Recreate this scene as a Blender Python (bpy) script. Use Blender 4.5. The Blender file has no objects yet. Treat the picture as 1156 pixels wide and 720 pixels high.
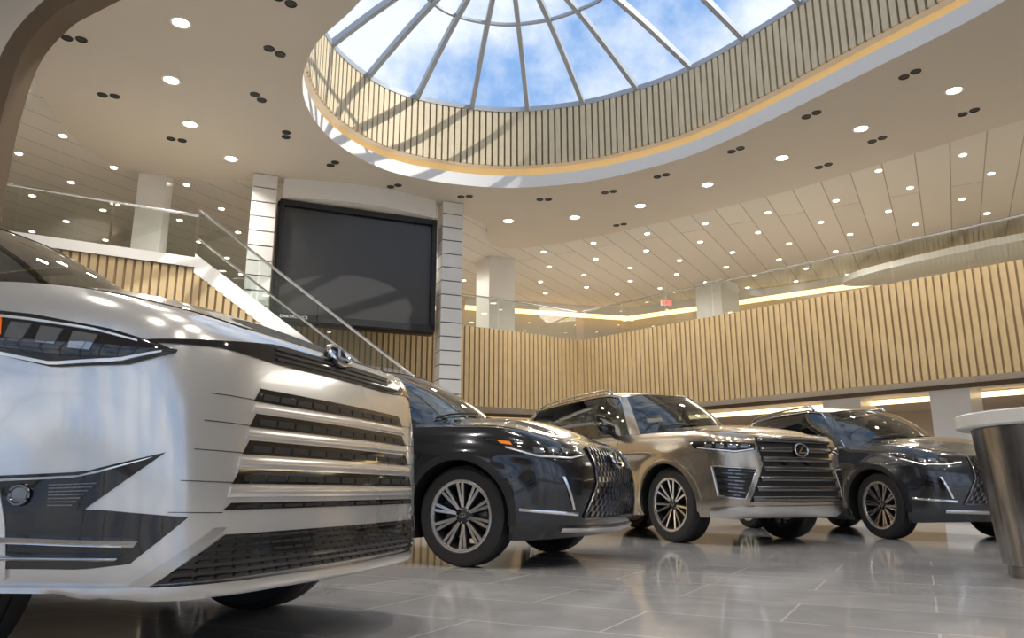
import bpy, bmesh, math, random
import numpy as np
from mathutils import Vector, Matrix
random.seed(3)
sc=bpy.context.scene
COL=sc.collection
# ------------------------------------------------------------------ materials
def _new(name):
    m=bpy.data.materials.new(name); m.use_nodes=True
    nt=m.node_tree
    return m,nt,nt.nodes['Principled BSDF']
def pbr(name,c,rough=.5,metal=0,coat=0,var=.06,scale=8,emit=None,es=0,spec=.5,bump=0):
    m,nt,b=_new(name)
    tc=nt.nodes.new('ShaderNodeTexCoord'); nz=nt.nodes.new('ShaderNodeTexNoise')
    nz.inputs['Scale'].default_value=scale; nz.inputs['Detail'].default_value=3
    nt.links.new(tc.outputs['Object'],nz.inputs['Vector'])
    mx=nt.nodes.new('ShaderNodeMix'); mx.data_type='RGBA'
    mx.inputs['A'].default_value=(c[0]*(1-var),c[1]*(1-var),c[2]*(1-var),1)
    mx.inputs['B'].default_value=(min(1,c[0]*(1+var)),min(1,c[1]*(1+var)),min(1,c[2]*(1+var)),1)
    nt.links.new(nz.outputs['Fac'],mx.inputs['Factor'])
    nt.links.new(mx.outputs['Result'],b.inputs['Base Color'])
    b.inputs['Roughness'].default_value=rough; b.inputs['Metallic'].default_value=metal
    b.inputs['Coat Weight'].default_value=coat; b.inputs['Coat Roughness'].default_value=.015
    b.inputs['Specular IOR Level'].default_value=spec
    if emit: 
        b.inputs['Emission Color'].default_value=(*emit,1); b.inputs['Emission Strength'].default_value=es
    if bump:
        bp=nt.nodes.new('ShaderNodeBump'); bp.inputs['Strength'].default_value=bump; bp.inputs['Distance'].default_value=.01
        nt.links.new(nz.outputs['Fac'],bp.inputs['Height']); nt.links.new(bp.outputs['Normal'],b.inputs['Normal'])
    return m
def glassmat(name,tint,base=.05,k=.8,rough=.0):
    m,nt,b=_new(name); nt.nodes.remove(b)
    out=nt.nodes['Material Output']
    tr=nt.nodes.new('ShaderNodeBsdfTransparent'); tr.inputs['Color'].default_value=(*tint,1)
    g=nt.nodes.new('ShaderNodeBsdfGlossy'); g.inputs['Roughness'].default_value=rough; g.inputs['Color'].default_value=(1,1,1,1)
    lw=nt.nodes.new('ShaderNodeLayerWeight'); lw.inputs['Blend'].default_value=.5
    pw=nt.nodes.new('ShaderNodeMath'); pw.operation='POWER'; pw.inputs[1].default_value=4.5
    ma=nt.nodes.new('ShaderNodeMath'); ma.operation='MULTIPLY_ADD'; ma.inputs[1].default_value=k; ma.inputs[2].default_value=base
    mx=nt.nodes.new('ShaderNodeMixShader')
    nt.links.new(lw.outputs['Facing'],pw.inputs[0]); nt.links.new(pw.outputs[0],ma.inputs[0])
    nt.links.new(ma.outputs[0],mx.inputs[0]); nt.links.new(tr.outputs[0],mx.inputs[1]); nt.links.new(g.outputs[0],mx.inputs[2])
    nt.links.new(mx.outputs[0],out.inputs['Surface'])
    return m
def emis(name,c,s):
    m,nt,b=_new(name)
    b.inputs['Base Color'].default_value=(*c,1); b.inputs['Emission Color'].default_value=(*c,1); b.inputs['Emission Strength'].default_value=s
    return m
M={}
M['ceil']=pbr('ceiling_plaster',(.60,.545,.47),.7,var=.02,scale=.5)
M['lip']=pbr('white_plaster',(.84,.82,.79),.5,var=.02)
M['white']=pbr('white_panel',(.80,.79,.77),.3,var=.03)
M['wood']=pbr('oak_slat',(.50,.37,.20),.45,var=.14,scale=5)
M['woodl']=pbr('pale_oak_slat',(.72,.61,.41),.45,var=.12,scale=5)
M['woodb']=pbr('oak_backing',(.27,.19,.10),.7,var=.1)
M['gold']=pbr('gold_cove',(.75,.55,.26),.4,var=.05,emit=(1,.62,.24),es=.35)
M['brown']=pbr('brown_edge',(.13,.09,.055),.5)
M['wallw']=pbr('warm_wall',(.50,.45,.38),.7,var=.03,scale=1)
M['dark']=pbr('dark_wall',(.07,.06,.05),.7)
M['black']=pbr('black_plastic',(.012,.012,.013),.45)
M['gloss']=pbr('piano_black',(.008,.008,.009),.06,coat=.6,var=.02)
M['chrome']=pbr('chrome',(.78,.79,.81),.08,1,var=.02)
M['satin']=pbr('satin_metal',(.62,.62,.62),.25,1,var=.03)
M['dkchrome']=pbr('dark_chrome',(.20,.20,.21),.18,1,var=.03)
M['rubber']=pbr('tyre_rubber',(.018,.018,.019),.65,var=.1,scale=30,bump=.1)
M['alloy']=pbr('machined_alloy',(.75,.75,.76),.18,1,var=.03)
M['alloyd']=pbr('dark_alloy',(.05,.05,.055),.3,.7)
M['brake']=pbr('brake_steel',(.3,.3,.3),.35,1)
M['lens']=pbr('headlamp_lens',(.26,.28,.31),.06,.8,coat=1)
M['drl']=pbr('light_guide',(.80,.83,.86),.15,.4,coat=1)
M['amber']=pbr('amber_marker',(.90,.25,.03),.2,coat=1,emit=(1,.25,0),es=.12)
M['red']=pbr('red_lamp',(.4,.01,.01),.15,coat=1)
M['seatb']=pbr('black_leather',(.03,.028,.026),.5)
M['seatw']=pbr('cream_leather',(.62,.56,.48),.5)
M['cglass']=glassmat('car_window_glass',(.14,.15,.15),.09,.85)
M['wglass']=glassmat('windshield_glass',(.40,.44,.43),.10,.85)
M['rail']=glassmat('balustrade_glass',(.93,.96,.95),.06,.8)
M['sky']=glassmat('skylight_glass',(.93,.96,1.0),.01,.1)
M['mull']=pbr('mullion_grey',(.42,.45,.49),.4,.2)
M['lamp']=emis('downlight_lens',(1,.90,.72),14)
M['lamps']=emis('small_downlight',(1,.92,.78),9)
M['cove']=emis('cove_led',(1,.66,.28),3.2)
M['cove2']=emis('soffit_led',(1,.72,.36),3.6)
M['screen']=pbr('led_screen_face',(.055,.053,.052),.28,var=.05,spec=.6)
M['textw']=emis('white_letter',(.9,.9,.9),.3)
M['exit']=emis('exit_red',(1,.05,.03),2.0)
M['stone']=pbr('desk_top_stone',(.62,.61,.59),.3,var=.08,scale=12)
def plankmat():
    m,nt,b=_new('plank_ceiling')
    tc=nt.nodes.new('ShaderNodeTexCoord'); mp=nt.nodes.new('ShaderNodeMapping'); mp.inputs['Rotation'].default_value=(0,0,math.radians(-60))
    br=nt.nodes.new('ShaderNodeTexBrick'); br.inputs['Scale'].default_value=1
    br.inputs['Color1'].default_value=(.70,.67,.62,1); br.inputs['Color2'].default_value=(.65,.62,.575,1); br.inputs['Mortar'].default_value=(.36,.33,.30,1)
    br.inputs['Mortar Size'].default_value=.014; br.inputs['Brick Width'].default_value=14; br.inputs['Row Height'].default_value=.7
    nt.links.new(tc.outputs['Object'],mp.inputs[0]); nt.links.new(mp.outputs[0],br.inputs['Vector']); nt.links.new(br.outputs['Color'],b.inputs['Base Color'])
    b.inputs['Roughness'].default_value=.6
    return m
M['plank']=plankmat()
def floormat():
    m,nt,b=_new('polished_tile')
    tc=nt.nodes.new('ShaderNodeTexCoord'); mp=nt.nodes.new('ShaderNodeMapping'); mp.inputs['Rotation'].default_value=(0,0,math.radians(28))
    br=nt.nodes.new('ShaderNodeTexBrick'); br.inputs['Scale'].default_value=1
    br.inputs['Color1'].default_value=(.43,.425,.43,1); br.inputs['Color2'].default_value=(.38,.375,.38,1); br.inputs['Mortar'].default_value=(.60,.59,.58,1)
    br.inputs['Mortar Size'].default_value=.006; br.inputs['Brick Width'].default_value=1.2; br.inputs['Row Height'].default_value=.6; br.offset=.5
    nt.links.new(tc.outputs['Object'],mp.inputs[0]); nt.links.new(mp.outputs[0],br.inputs['Vector'])
    nz=nt.nodes.new('ShaderNodeTexNoise'); nz.inputs['Scale'].default_value=2.2; nz.inputs['Detail'].default_value=6; nz.inputs['Distortion'].default_value=1.2
    nt.links.new(mp.outputs[0],nz.inputs['Vector'])
    mx=nt.nodes.new('ShaderNodeMix'); mx.data_type='RGBA'; mx.blend_type='MULTIPLY'; mx.inputs['Factor'].default_value=.45
    cr=nt.nodes.new('ShaderNodeValToRGB'); cr.color_ramp.elements[0].color=(.72,.71,.70,1); cr.color_ramp.elements[0].position=.3; cr.color_ramp.elements[1].color=(1.2,1.2,1.2,1); cr.color_ramp.elements[1].position=.7
    nt.links.new(nz.outputs['Fac'],cr.inputs[0]); nt.links.new(br.outputs['Color'],mx.inputs['A']); nt.links.new(cr.outputs[0],mx.inputs['B'])
    nt.links.new(mx.outputs['Result'],b.inputs['Base Color'])
    ma=nt.nodes.new('ShaderNodeMath'); ma.operation='MULTIPLY_ADD'; ma.inputs[1].default_value=.10; ma.inputs[2].default_value=.035
    nt.links.new(nz.outputs['Fac'],ma.inputs[0]); nt.links.new(ma.outputs[0],b.inputs['Roughness'])
    b.inputs['Specular IOR Level'].default_value=.7
    return m
M['floor']=floormat()
def deskmat():
    m,nt,b=_new('brushed_metal_panel')
    tc=nt.nodes.new('ShaderNodeTexCoord'); mp=nt.nodes.new('ShaderNodeMapping'); mp.inputs['Scale'].default_value=(14,14,.4)
    nz=nt.nodes.new('ShaderNodeTexNoise'); nz.inputs['Scale'].default_value=1.5; nz.inputs['Detail'].default_value=5
    cr=nt.nodes.new('ShaderNodeValToRGB'); cr.color_ramp.elements[0].color=(.18,.17,.165,1); cr.color_ramp.elements[0].position=.3; cr.color_ramp.elements[1].color=(.50,.48,.47,1); cr.color_ramp.elements[1].position=.75
    nt.links.new(tc.outputs['Object'],mp.inputs[0]); nt.links.new(mp.outputs[0],nz.inputs['Vector']); nt.links.new(nz.outputs['Fac'],cr.inputs[0]); nt.links.new(cr.outputs[0],b.inputs['Base Color'])
    b.inputs['Metallic'].default_value=1; b.inputs['Roughness'].default_value=.24
    return m
M['desk']=deskmat()
def paint(name,c,metal=.5,rough=.28):
    return pbr(name,c,rough,metal,coat=1,var=.03,scale=400)
# ------------------------------------------------------------------ mesh builder
class MB:
    def __init__(s): s.v=[];s.f=[];s.m=[]
    def add(s,vs,fs,mi=0):
        o=len(s.v); s.v+= [tuple(v) for v in vs]
        for f in fs: s.f.append(tuple(i+o for i in f)); s.m.append(mi)
    def box(s,c,size,mi=0,rot=0,mat=None):
        hx,hy,hz=size[0]/2,size[1]/2,size[2]/2
        vs=[Vector((a*hx,b*hy,d*hz)) for a in(-1,1) for b in(-1,1) for d in(-1,1)]
        R=mat if mat else Matrix.Rotation(rot,3,'Z')
        vs=[R@v+Vector(c) for v in vs]
        s.add(vs,[(0,1,3,2),(4,6,7,5),(0,4,5,1),(2,3,7,6),(0,2,6,4),(1,5,7,3)],mi)
    def tube(s,pts,r,mi=0,n=8,closed=False,rx=None):
        pts=[Vector(p) for p in pts]; N=len(pts); vs=[];fs=[]
        for i,p in enumerate(pts):
            a=pts[(i-1)%N] if (closed or i>0) else p; b=pts[(i+1)%N] if (closed or i<N-1) else p
            d=(b-a).normalized(); up=Vector((0,0,1)) if abs(d.z)<.95 else Vector((1,0,0))
            x=d.cross(up).normalized(); y=x.cross(d)
            for k in range(n):
                an=2*math.pi*(k+.5)/n; vs.append(p+x*math.cos(an)*(rx or r)+y*math.sin(an)*r)
        for i in range(N if closed else N-1):
            j=(i+1)%N
            for k in range(n): fs.append((i*n+k,i*n+(k+1)%n,j*n+(k+1)%n,j*n+k))
        if not closed: fs.append(tuple(range(n))); fs.append(tuple(range((N-1)*n,N*n)))
        s.add(vs,fs,mi)
    def lathe(s,prof,axis='Z',n=48,mi=0,c=(0,0,0)):
        vs=[];fs=[]
        for k in range(n):
            a=2*math.pi*k/n
            for r,h in prof:
                if axis=='Z': vs.append((c[0]+r*math.cos(a),c[1]+r*math.sin(a),c[2]+h))
                else: vs.append((c[0]+r*math.cos(a),c[1]+h,c[2]+r*math.sin(a)))
        P=len(prof)
        for k in range(n):
            j=(k+1)%n
            for i in range(P-1): fs.append((k*P+i,k*P+i+1,j*P+i+1,j*P+i))
        s.add(vs,fs,mi)
    def obj(s,name,mats,parent=None,ang=35,smooth=True,merge=1e-5,bevel=0):
        me=bpy.data.meshes.new(name); me.from_pydata(s.v,[],s.f)
        for m in mats: me.materials.append(m)
        me.polygons.foreach_set('material_index',s.m)
        bm=bmesh.new(); bm.from_mesh(me)
        if merge: bmesh.ops.remove_doubles(bm,verts=bm.verts,dist=merge)
        bmesh.ops.recalc_face_normals(bm,faces=bm.faces); bm.to_mesh(me); bm.free()
        if smooth:
            me.polygons.foreach_set('use_smooth',[True]*len(me.polygons)); me.set_sharp_from_angle(angle=math.radians(ang))
        ob=bpy.data.objects.new(name,me); COL.objects.link(ob)
        if parent: ob.parent=parent
        if bevel:
            b=ob.modifiers.new('b','BEVEL'); b.width=bevel; b.segments=2; b.limit_method='ANGLE'
        return ob
def empty(name,loc=(0,0,0),rot=0,label=None,cat=None,group=None):
    e=bpy.data.objects.new(name,None); e.empty_display_size=.3; e.location=loc; e.rotation_euler=(0,0,rot); COL.objects.link(e)
    tag(e,label,cat,group); return e
def tag(o,label=None,cat=None,group=None,kind=None):
    if label:o['label']=label
    if cat:o['category']=cat
    if group:o['group']=group
    if kind:o['kind']=kind
    return o
def cr2(p0,p1,p2,p3,f):
    return tuple(.5*((2*b)+(-a+c)*f+(2*a-5*b+4*c-d)*f*f+(-a+3*b-3*c+d)*f**3) for a,b,c,d in zip(p0,p1,p2,p3))
def spline(pts,per=8,closed=True):
    out=[];n=len(pts)
    for i in range(n if closed else n-1):
        g=lambda j: pts[j%n] if closed else pts[max(0,min(n-1,j))]
        for k in range(per): out.append(cr2(g(i-1),g(i),g(i+1),g(i+2),k/per))
    if not closed: out.append(tuple(pts[-1]))
    return out
def resample(pts,step,closed=False):
    P=[np.array(p,float) for p in pts]
    if closed:P.append(P[0])
    d=[0]
    for a,b in zip(P,P[1:]): d.append(d[-1]+np.linalg.norm(b-a))
    n=max(2,int(round(d[-1]/step))); P=np.array(P)
    q=np.linspace(0,d[-1],n+1)
    if closed:q=q[:-1]
    return [tuple(np.interp(x,d,P[:,k]) for k in range(P.shape[1])) for x in q]
def sm(xs,ys,x):
    n=len(xs)
    if x<=xs[0]:return ys[0]
    if x>=xs[-1]:return ys[-1]
    i=0
    while x>xs[i+1]: i+=1
    def tan(j):
        if j==0:return (ys[1]-ys[0])/(xs[1]-xs[0])
        if j==n-1:return (ys[-1]-ys[-2])/(xs[-1]-xs[-2])
        a=(ys[j]-ys[j-1])/(xs[j]-xs[j-1]);b=(ys[j+1]-ys[j])/(xs[j+1]-xs[j])
        return 0 if a*b<=0 else 2*a*b/(a+b)
    h=xs[i+1]-xs[i];t=(x-xs[i])/h;m0=tan(i)*h;m1=tan(i+1)*h
    return (2*t**3-3*t*t+1)*ys[i]+(t**3-2*t*t+t)*m0+(-2*t**3+3*t*t)*ys[i+1]+(t**3-t*t)*m1
def ss(x): x=max(0,min(1,x)); return x*x*(3-2*x)
def polyline_frac(P,n):
    P=np.array(P,float); d=np.concatenate([[0],np.cumsum(np.linalg.norm(np.diff(P,axis=0),axis=1))])
    q=np.linspace(0,d[-1],n+1); return np.stack([np.interp(q,d,P[:,0]),np.interp(q,d,P[:,1])],1)
CEN=Vector((-1.4,0,.65))
def snorm(S,a,b):
    e=.006
    p=S(a,b); da=S(a+e,b)-S(a-e,b); db=S(a,b+e)-S(a,b-e)
    n=da.cross(db)
    if n.length<1e-12: n=p-CEN
    n.normalize()
    if n.dot(p-CEN)<0:n=-n
    return p,n
def patch(mb,S,top,bot,off=.004,depth=.014,n=14,m=3,mi=0,bulge=0):
    T=polyline_frac(top,n);B=polyline_frac(bot,n)
    outer=[];inner=[]
    for j in range(m+1):
        f=j/m
        for i in range(n+1):
            a,b=T[i]*(1-f)+B[i]*f
            p,nr=snorm(S,float(a),float(b))
            o=off+bulge*4*f*(1-f)
            outer.append(p+nr*o); inner.append(p+nr*(off-depth))
    w=n+1; K=len(outer); fs=[]
    for j in range(m):
        for i in range(n): fs.append((j*w+i,j*w+i+1,(j+1)*w+i+1,(j+1)*w+i))
    loop=[i for i in range(n)]+[j*w+n for j in range(m)]+[m*w+i for i in range(n,0,-1)]+[j*w for j in range(m,0,-1)]
    for q in range(len(loop)):
        a=loop[q];b=loop[(q+1)%len(loop)]; fs.append((a,b,b+K,a+K))
    mb.add(outer+inner,fs,mi)
def neg(P): return [(-a,b) for a,b in P]
def fmat(p,n):
    z=n.normalized(); x=Vector((0,0,1)).cross(z).normalized(); y=z.cross(x)
    m=Matrix((x,y,z)).transposed().to_4x4(); m.translation=p; return m
def emblem_mesh(mb,mat,k=1,mi=0,th=.0075):
    ring=[mat@Vector((.085*k*math.cos(a),.06*k*math.sin(a),0)) for a in np.linspace(0,2*math.pi,33)[:-1]]
    mb.tube(ring,th*k,mi,6,True)
    def bar(a,b,w):
        a=Vector((*a,0))*k;b=Vector((*b,0))*k;d=(b-a).normalized();s=Vector((-d.y,d.x,0))*w*k/2
        q=[a-s,a+s,b+s,b-s]; vs=[mat@(v+Vector((0,0,h*k))) for h in(-.004,.007) for v in q]
        mb.add(vs,[(0,1,2,3),(4,5,6,7),(0,1,5,4),(1,2,6,5),(2,3,7,6),(3,0,4,7)],mi)
    bar((.035,.048),(-.04,-.028),.016); bar((-.045,-.026),(.062,-.026),.015)
# ------------------------------------------------------------------ wheels
def wheel_meshes(wr,rr,w,ns,twin,key):
    t=MB()
    pr=[(rr,-.42*w),(rr+.03,-.49*w),(wr*.92,-.5*w),(wr*.98,-.43*w),(wr,-.32*w),(wr,-.17*w),(wr-.009,-.165*w),(wr-.009,-.13*w),(wr,-.125*w),(wr,-.02*w),(wr-.009,-.015*w),(wr-.009,.015*w),(wr,.02*w),(wr,.125*w),(wr-.009,.13*w),(wr-.009,.165*w),(wr,.17*w),(wr,.32*w),(wr*.98,.43*w),(wr*.92,.5*w),(rr+.03,.495*w),(rr+.012,.49*w),(rr,.45*w)]
    t.lathe(pr,'Y',72); 
    tb=t.obj('wheel',[M['rubber']],ang=25)
    r=MB()
    r.lathe([(rr+.001,.42*w),(rr+.004,.475*w),(rr-.008,.485*w),(rr-.02,.47*w),(rr-.026,.42*w)],'Y',72,0)
    r.lathe([(rr-.026,.42*w),(rr-.045,.2*w),(rr-.05,-.4*w),(rr,-.42*w)],'Y',48,1)
    r.lathe([(0,.34*w),(.028,.345*w),(.034,.33*w),(.06,.30*w),(.075,.24*w),(.08,.05*w)],'Y',32,1)
    def spoke(a0,a1,w0,w1,r0,r1,y0,y1):
        p0=Vector((math.cos(a0)*r0,0,math.sin(a0)*r0));p1=Vector((math.cos(a1)*r1,0,math.sin(a1)*r1))
        d=(p1-p0).normalized();s=Vector((-d.z,0,d.x))
        Y=Vector((0,1,0))
        A=[p0-s*w0/2+Y*y0,p0+s*w0/2+Y*y0,p1+s*w1/2+Y*y1,p1-s*w1/2+Y*y1]
        Bm=[p0-s*w0*.9+Y*(y0-.045),p0+s*w0*.9+Y*(y0-.045),p1+s*w1*.9+Y*(y1-.05),p1-s*w1*.9+Y*(y1-.05)]
        C2=[p0-s*w0*.72+Y*(y0-.006),p0+s*w0*.72+Y*(y0-.006),p1+s*w1*.72+Y*(y1-.006),p1-s*w1*.72+Y*(y1-.006)]
        r.add(A,[(0,1,2,3)],0)
        r.add(A+C2,[(0,1,5,4),(1,2,6,5),(2,3,7,6),(3,0,4,7)],1)
        r.add(C2+Bm,[(0,1,5,4),(1,2,6,5),(2,3,7,6),(3,0,4,7)],1)
    for i in range(ns):
        a=2*math.pi*i/ns
        dl=twin
        spoke(a-.5*dl,a-dl,.016,.024,.06,rr-.018,.32*w,.44*w); spoke(a+.5*dl,a+dl,.016,.024,.06,rr-.018,.32*w,.44*w)
    for i in range(5):
        a=2*math.pi*i/5+.3
        r.lathe([(0,.325*w),(.008,.325*w),(.01,.29*w)],'Y',10,0,(.052*math.cos(a),0,.052*math.sin(a)))
    em=Matrix.Translation((0,.35*w,0))@Matrix.Rotation(math.radians(-90),4,'X')@Matrix.Rotation(math.pi,4,'Z')
    emblem_mesh(r,em,.3,0)
    rim=r.obj('rim',[M['alloy'],M['alloyd']],ang=30)
    b=MB(); b.lathe([(.04,0),(rr-.09,0),(rr-.09,-.02),(.04,-.02)],'Y',40,0); b.box(((rr-.11)*.75,.012,(rr-.11)*.5),(.09,.05,.16),1)
    br=b.obj('brake_disc',[M['brake'],M['alloyd']])
    return tb,rim,br
def place_wheels(car,ms,wb,wr,ty,steer=0):
    first=True
    tb,rim,br=ms
    for x in(0,-wb):
        for sg in(-1,1):
            if first: o=tb;r_=rim;b_=br;first=False
            else:
                o=tb.copy();COL.objects.link(o);r_=rim.copy();COL.objects.link(r_);b_=br.copy();COL.objects.link(b_)
            o.parent=car;o.location=(x,sg*ty,wr);o.rotation_euler=(0,random.random()*0.6,0 if sg>0 else math.pi)
            r_.parent=o;b_.parent=o
# ------------------------------------------------------------------ car
def build_car(sp,loc,head,label,bodymat):
    W=sp['W'];fo=sp['fo'];ro=sp['ro'];wb=sp['wb'];wr=sp['wr'];H=sp['H'];L0=-wb-ro
    car=empty('car',(loc[0],loc[1],0),math.radians(head),label,'car')
    fr_=sp.get('cf') or [(0,0),(.015,.36),(.07,.66),(.20,.865),(.46,.96),(.9,.995)]
    C=[(fo-a,b*W) for a,b in fr_]+[(-wb*.35,W),(-wb*.7,W),(-wb,W),(L0+.6,.985*W),(L0+.22,.9*W),(L0+.05,.6*W),(L0,0)]
    n=len(C)-1
    def g(j):
        if j<0:return (C[-j][0],-C[-j][1])
        if j>n:
            k=2*n-j;return (C[k][0],-C[k][1])
        return C[j]
    def cc(t):
        t=max(0,min(n,t));i=min(int(t),n-1);return cr2(g(i-1),g(i),g(i+1),g(i+2),t-i)
    tt=np.linspace(0,n,1500); pts=np.array([cc(t) for t in tt]); sl=np.concatenate([[0],np.cumsum(np.linalg.norm(np.diff(pts,axis=0),axis=1))])
    R=wr+.055
    bx,bz=sp['bot']; tx_,tz=sp['top']
    def zb(x):return sm(bx,bz,x)
    def zt(x):return sm(tx_,tz,x)
    nv,nx=sp['nose']; sv,sy=sp['side']
    fl=sp.get('flare',.030)
    def raw(t,v):
        cx,cy=cc(t); a=zb(cx);b=zt(cx); z=a+(b-a)*v
        ff=ss((cx-(fo-.8))/.7); fr=ss(((L0+.65)-cx)/.55)
        x=cx+ff*sm(nv,nx,v)+fr*sm([0,.3,.6,1],[.12,0,.02,.14],v)
        y=cy*sm(sv,sy,v)
        if cy>.8*W:
            mid=ss((-cx-.45)/.5)*ss((cx+wb-.45)/.5)
            y-=mid*(.035*math.exp(-((v-.40)/.17)**2)+.012)
            y+=.024*math.exp(-((v-.76)/.05)**2)*(cy/W-.8)*5*.5
            for xc in(0,-wb):
                d=math.hypot(cx-xc,z-wr); y+=fl*math.exp(-((d-R)/.10)**2)
        return Vector((x,y,z))
    def capz(x,k):
        cr_=sp['crown']*ss((fo-x)/.9)**.6 if x<fo else 0
        cr_*=ss((x-L0)/.3)**.5 if x>L0 else 0
        h=cr_*(1-abs(k)**2.2)
        hood=ss((fo-.1-x)/.3)
        h+=hood*.018*(ss((.62-abs(k))/.07))*ss((x+1.1)/.4)
        return zt(x)+h
    def cap(t,k):
        cx,cy=cc(t); p=raw(t,1); return Vector((p.x,p.y*k,capz(cx,k)))
    def St(t,z,sg):
        cx,cy=cc(t);a=zb(cx);b=zt(cx);v=max(0,min(1,(z-a)/(b-a)))
        p=raw(t,v);p.z=z if 0<v<1 else p.z;p.y*=sg;return p
    def Sf(s,z): return St(float(np.interp(abs(s),sl,tt)),z,1 if s>=0 else -1)
    def Sx(sg):
        return lambda x,z: St(float(np.interp(-x,-pts[:,0],tt)),z,sg)
    def Sr(s,z): return St(float(np.interp(sl[-1]-abs(s),sl,tt)),z,1 if s>=0 else -1)
    # --- shell
    N=int(sl[-1]/.045); ts=[float(np.interp(q,sl,tt)) for q in np.linspace(0,sl[-1],N+1)]
    vl=list(np.linspace(0,1,31)); kl=list(np.linspace(1,-1,33))[1:-1]; kb=[.6,.2,-.2,-.6]
    mb=MB();rings=[]
    for t in ts:
        A=[raw(t,v) for v in vl]
        rg=A+[cap(t,k) for k in kl]+[Vector((p.x,-p.y,p.z)) for p in reversed(A)]+[Vector((A[0].x,-A[0].y*k,A[0].z)) for k in kb]
        rings.append(rg)
    K=len(rings[0]); vs=[p for r in rings for p in r]; fs=[]
    for i in range(len(rings)-1):
        for k in range(K):
            k2=(k+1)%K; fs.append((i*K+k,i*K+k2,(i+1)*K+k2,(i+1)*K+k))
    mb.add(vs,fs,0)
    body=mb.obj('body',[bodymat,M['black'],sp['clad']],merge=2e-4,smooth=False)
    cut=MB()
    for xc in(0,-wb):
        for sg in(-1,1):
            cut.lathe([(0,-.21),(R,-.21),(R,.45),(0,.45)] if sg>0 else [(0,.21),(R,.21),(R,-.45),(0,-.45)],'Y',72,0,(xc,sg*(W-.15),wr-.01))
    cu=cut.obj('cutter',[M['black']],smooth=False)
    bo=body.modifiers.new('w','BOOLEAN');bo.object=cu;bo.operation='DIFFERENCE';bo.solver='EXACT'
    dg=bpy.context.evaluated_depsgraph_get();dg.update()
    me=bpy.data.meshes.new_from_object(body.evaluated_get(dg)); body.modifiers.clear(); body.data=me
    bpy.data.objects.remove(cu)
    gb=sp['gb'];
    xw=gb['xw'];xR=gb['xR']
    for p in me.polygons:
        c=p.center; mi=0
        for xc in(0,-wb):
            if math.hypot(c.x-xc,c.z-wr+.01)<R+.002 and abs(c.y)>W-.45: mi=1
        if p.normal.z<-.8 and c.z<.4: mi=1
        if xR+.1<c.x<xw-.1 and abs(c.y)<.78*W and c.z>zt(c.x)-.02 and p.normal.z>.5: mi=1
        if mi==0 and sp.get('low') and c.z<sp['low'] and c.x<fo-.5: mi=2
        p.material_index=mi
    me.polygons.foreach_set('use_smooth',[True]*len(me.polygons)); me.set_sharp_from_angle(angle=math.radians(38))
    body.parent=car
    # --- greenhouse
    xB,xC,xD=gb['xB'],gb['xC'],gb['xD'];rf,rr_=gb['rf'],gb['rr'];rd=gb.get('rd',0)
    GB=[(xw,0),(xw-.04,.42*W),(xw-.25,.80*W),(xw-.55,.895*W),(xB,.905*W),(xC,.90*W),(xD,.87*W),(xR+.08,.62*W),(xR,0)]
    GR=[(rf,0,gb['zf']),(rf-.03,.38*W,gb['zf']-.008),(rf-.13,.60*W,gb['zf']-.035),(rf-.36,.665*W,H-.075),(xB-.02,.68*W,H-.06),(xC+.03,.675*W,H-.07-rd*.4),(xD+gb.get('dd',.12),.63*W,H-.11-rd),(rr_+.04,.40*W,H-.13-rd),(rr_,0,H-.12-rd)]
    def gg(A,j):
        if j<0:
            q=A[-j];return (q[0],-q[1],*q[2:])
        if j>8:
            q=A[16-j];return (q[0],-q[1],*q[2:])
        return A[j]
    def gsp(A,t):
        i=min(int(t),7);return cr2(gg(A,i-1),gg(A,i),gg(A,i+1),gg(A,i+2),t-i)
    def yedge(x): return raw(float(np.interp(-x,-pts[:,0],tt)),1).y
    def G(t,v):
        sg=1 if t>=0 else -1;t=min(8,abs(t))
        b=gsp(GB,t);r=gsp(GR,t); zbase=capz(b[0],min(1,b[1]/yedge(b[0])))-.015
        P=Vector((b[0],b[1],zbase)).lerp(Vector(r),v)
        c=Vector((b[0]-(-1.8),b[1]*1.3,0));c.normalize(); P+=c*(.035*math.sin(math.pi*v)); P.z+=.02*math.sin(math.pi*v)
        P.y*=sg;return P
    segs=[(0,1.88,10,'windshield'),(1.88,2.3,2,'p'),(2.3,3.82,9,'fw'),(3.82,4.07,2,'b'),(4.07,4.86,6,'rw'),(4.86,5.08,2,'b'),(5.08,5.8,5,'qw'),(5.8,7.25,8,'p'),(7.25,8,5,'rear_window')]
    vv=[0,.03]+list(np.linspace(.03,.93,9))[1:]+[.965,1]
    frame=MB(); wins={}
    for a,b,k,kind in segs:
        for sg in(-1,1):
            tl=np.linspace(a,b,k+1)
            gr=[[G(sg*max(t,1e-9),v) for v in vv] for t in tl]
            for i in range(k):
                for j in range(len(vv)-1):
                    q=[gr[i][j],gr[i+1][j],gr[i+1][j+1],gr[i][j+1]]
                    if kind in('p','b') or vv[j]<.029 or vv[j]>=.93-1e-6:
                        frame.add(q,[(0,1,2,3)],0 if (kind=='p' or vv[j]>.9) and not(kind=='windshield') else 1)
                    else:
                        key=kind if kind in('windshield','rear_window') else kind+str(sg)
                        wins.setdefault(key,MB()).add(q,[(0,1,2,3)],0)
    frame.obj('pillar_frame',[bodymat,M['gloss']],car,ang=50)
    for key,w in wins.items():
        nm=key if key in('windshield','rear_window') else 'side_window'
        w.obj(nm,[M['wglass'] if nm=='windshield' else (M['wglass'] if key.startswith('fw') else M['cglass'])],car,ang=60)
    # roof
    rt=list(np.linspace(0,8,60)); mb=MB(); rows=[]
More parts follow.
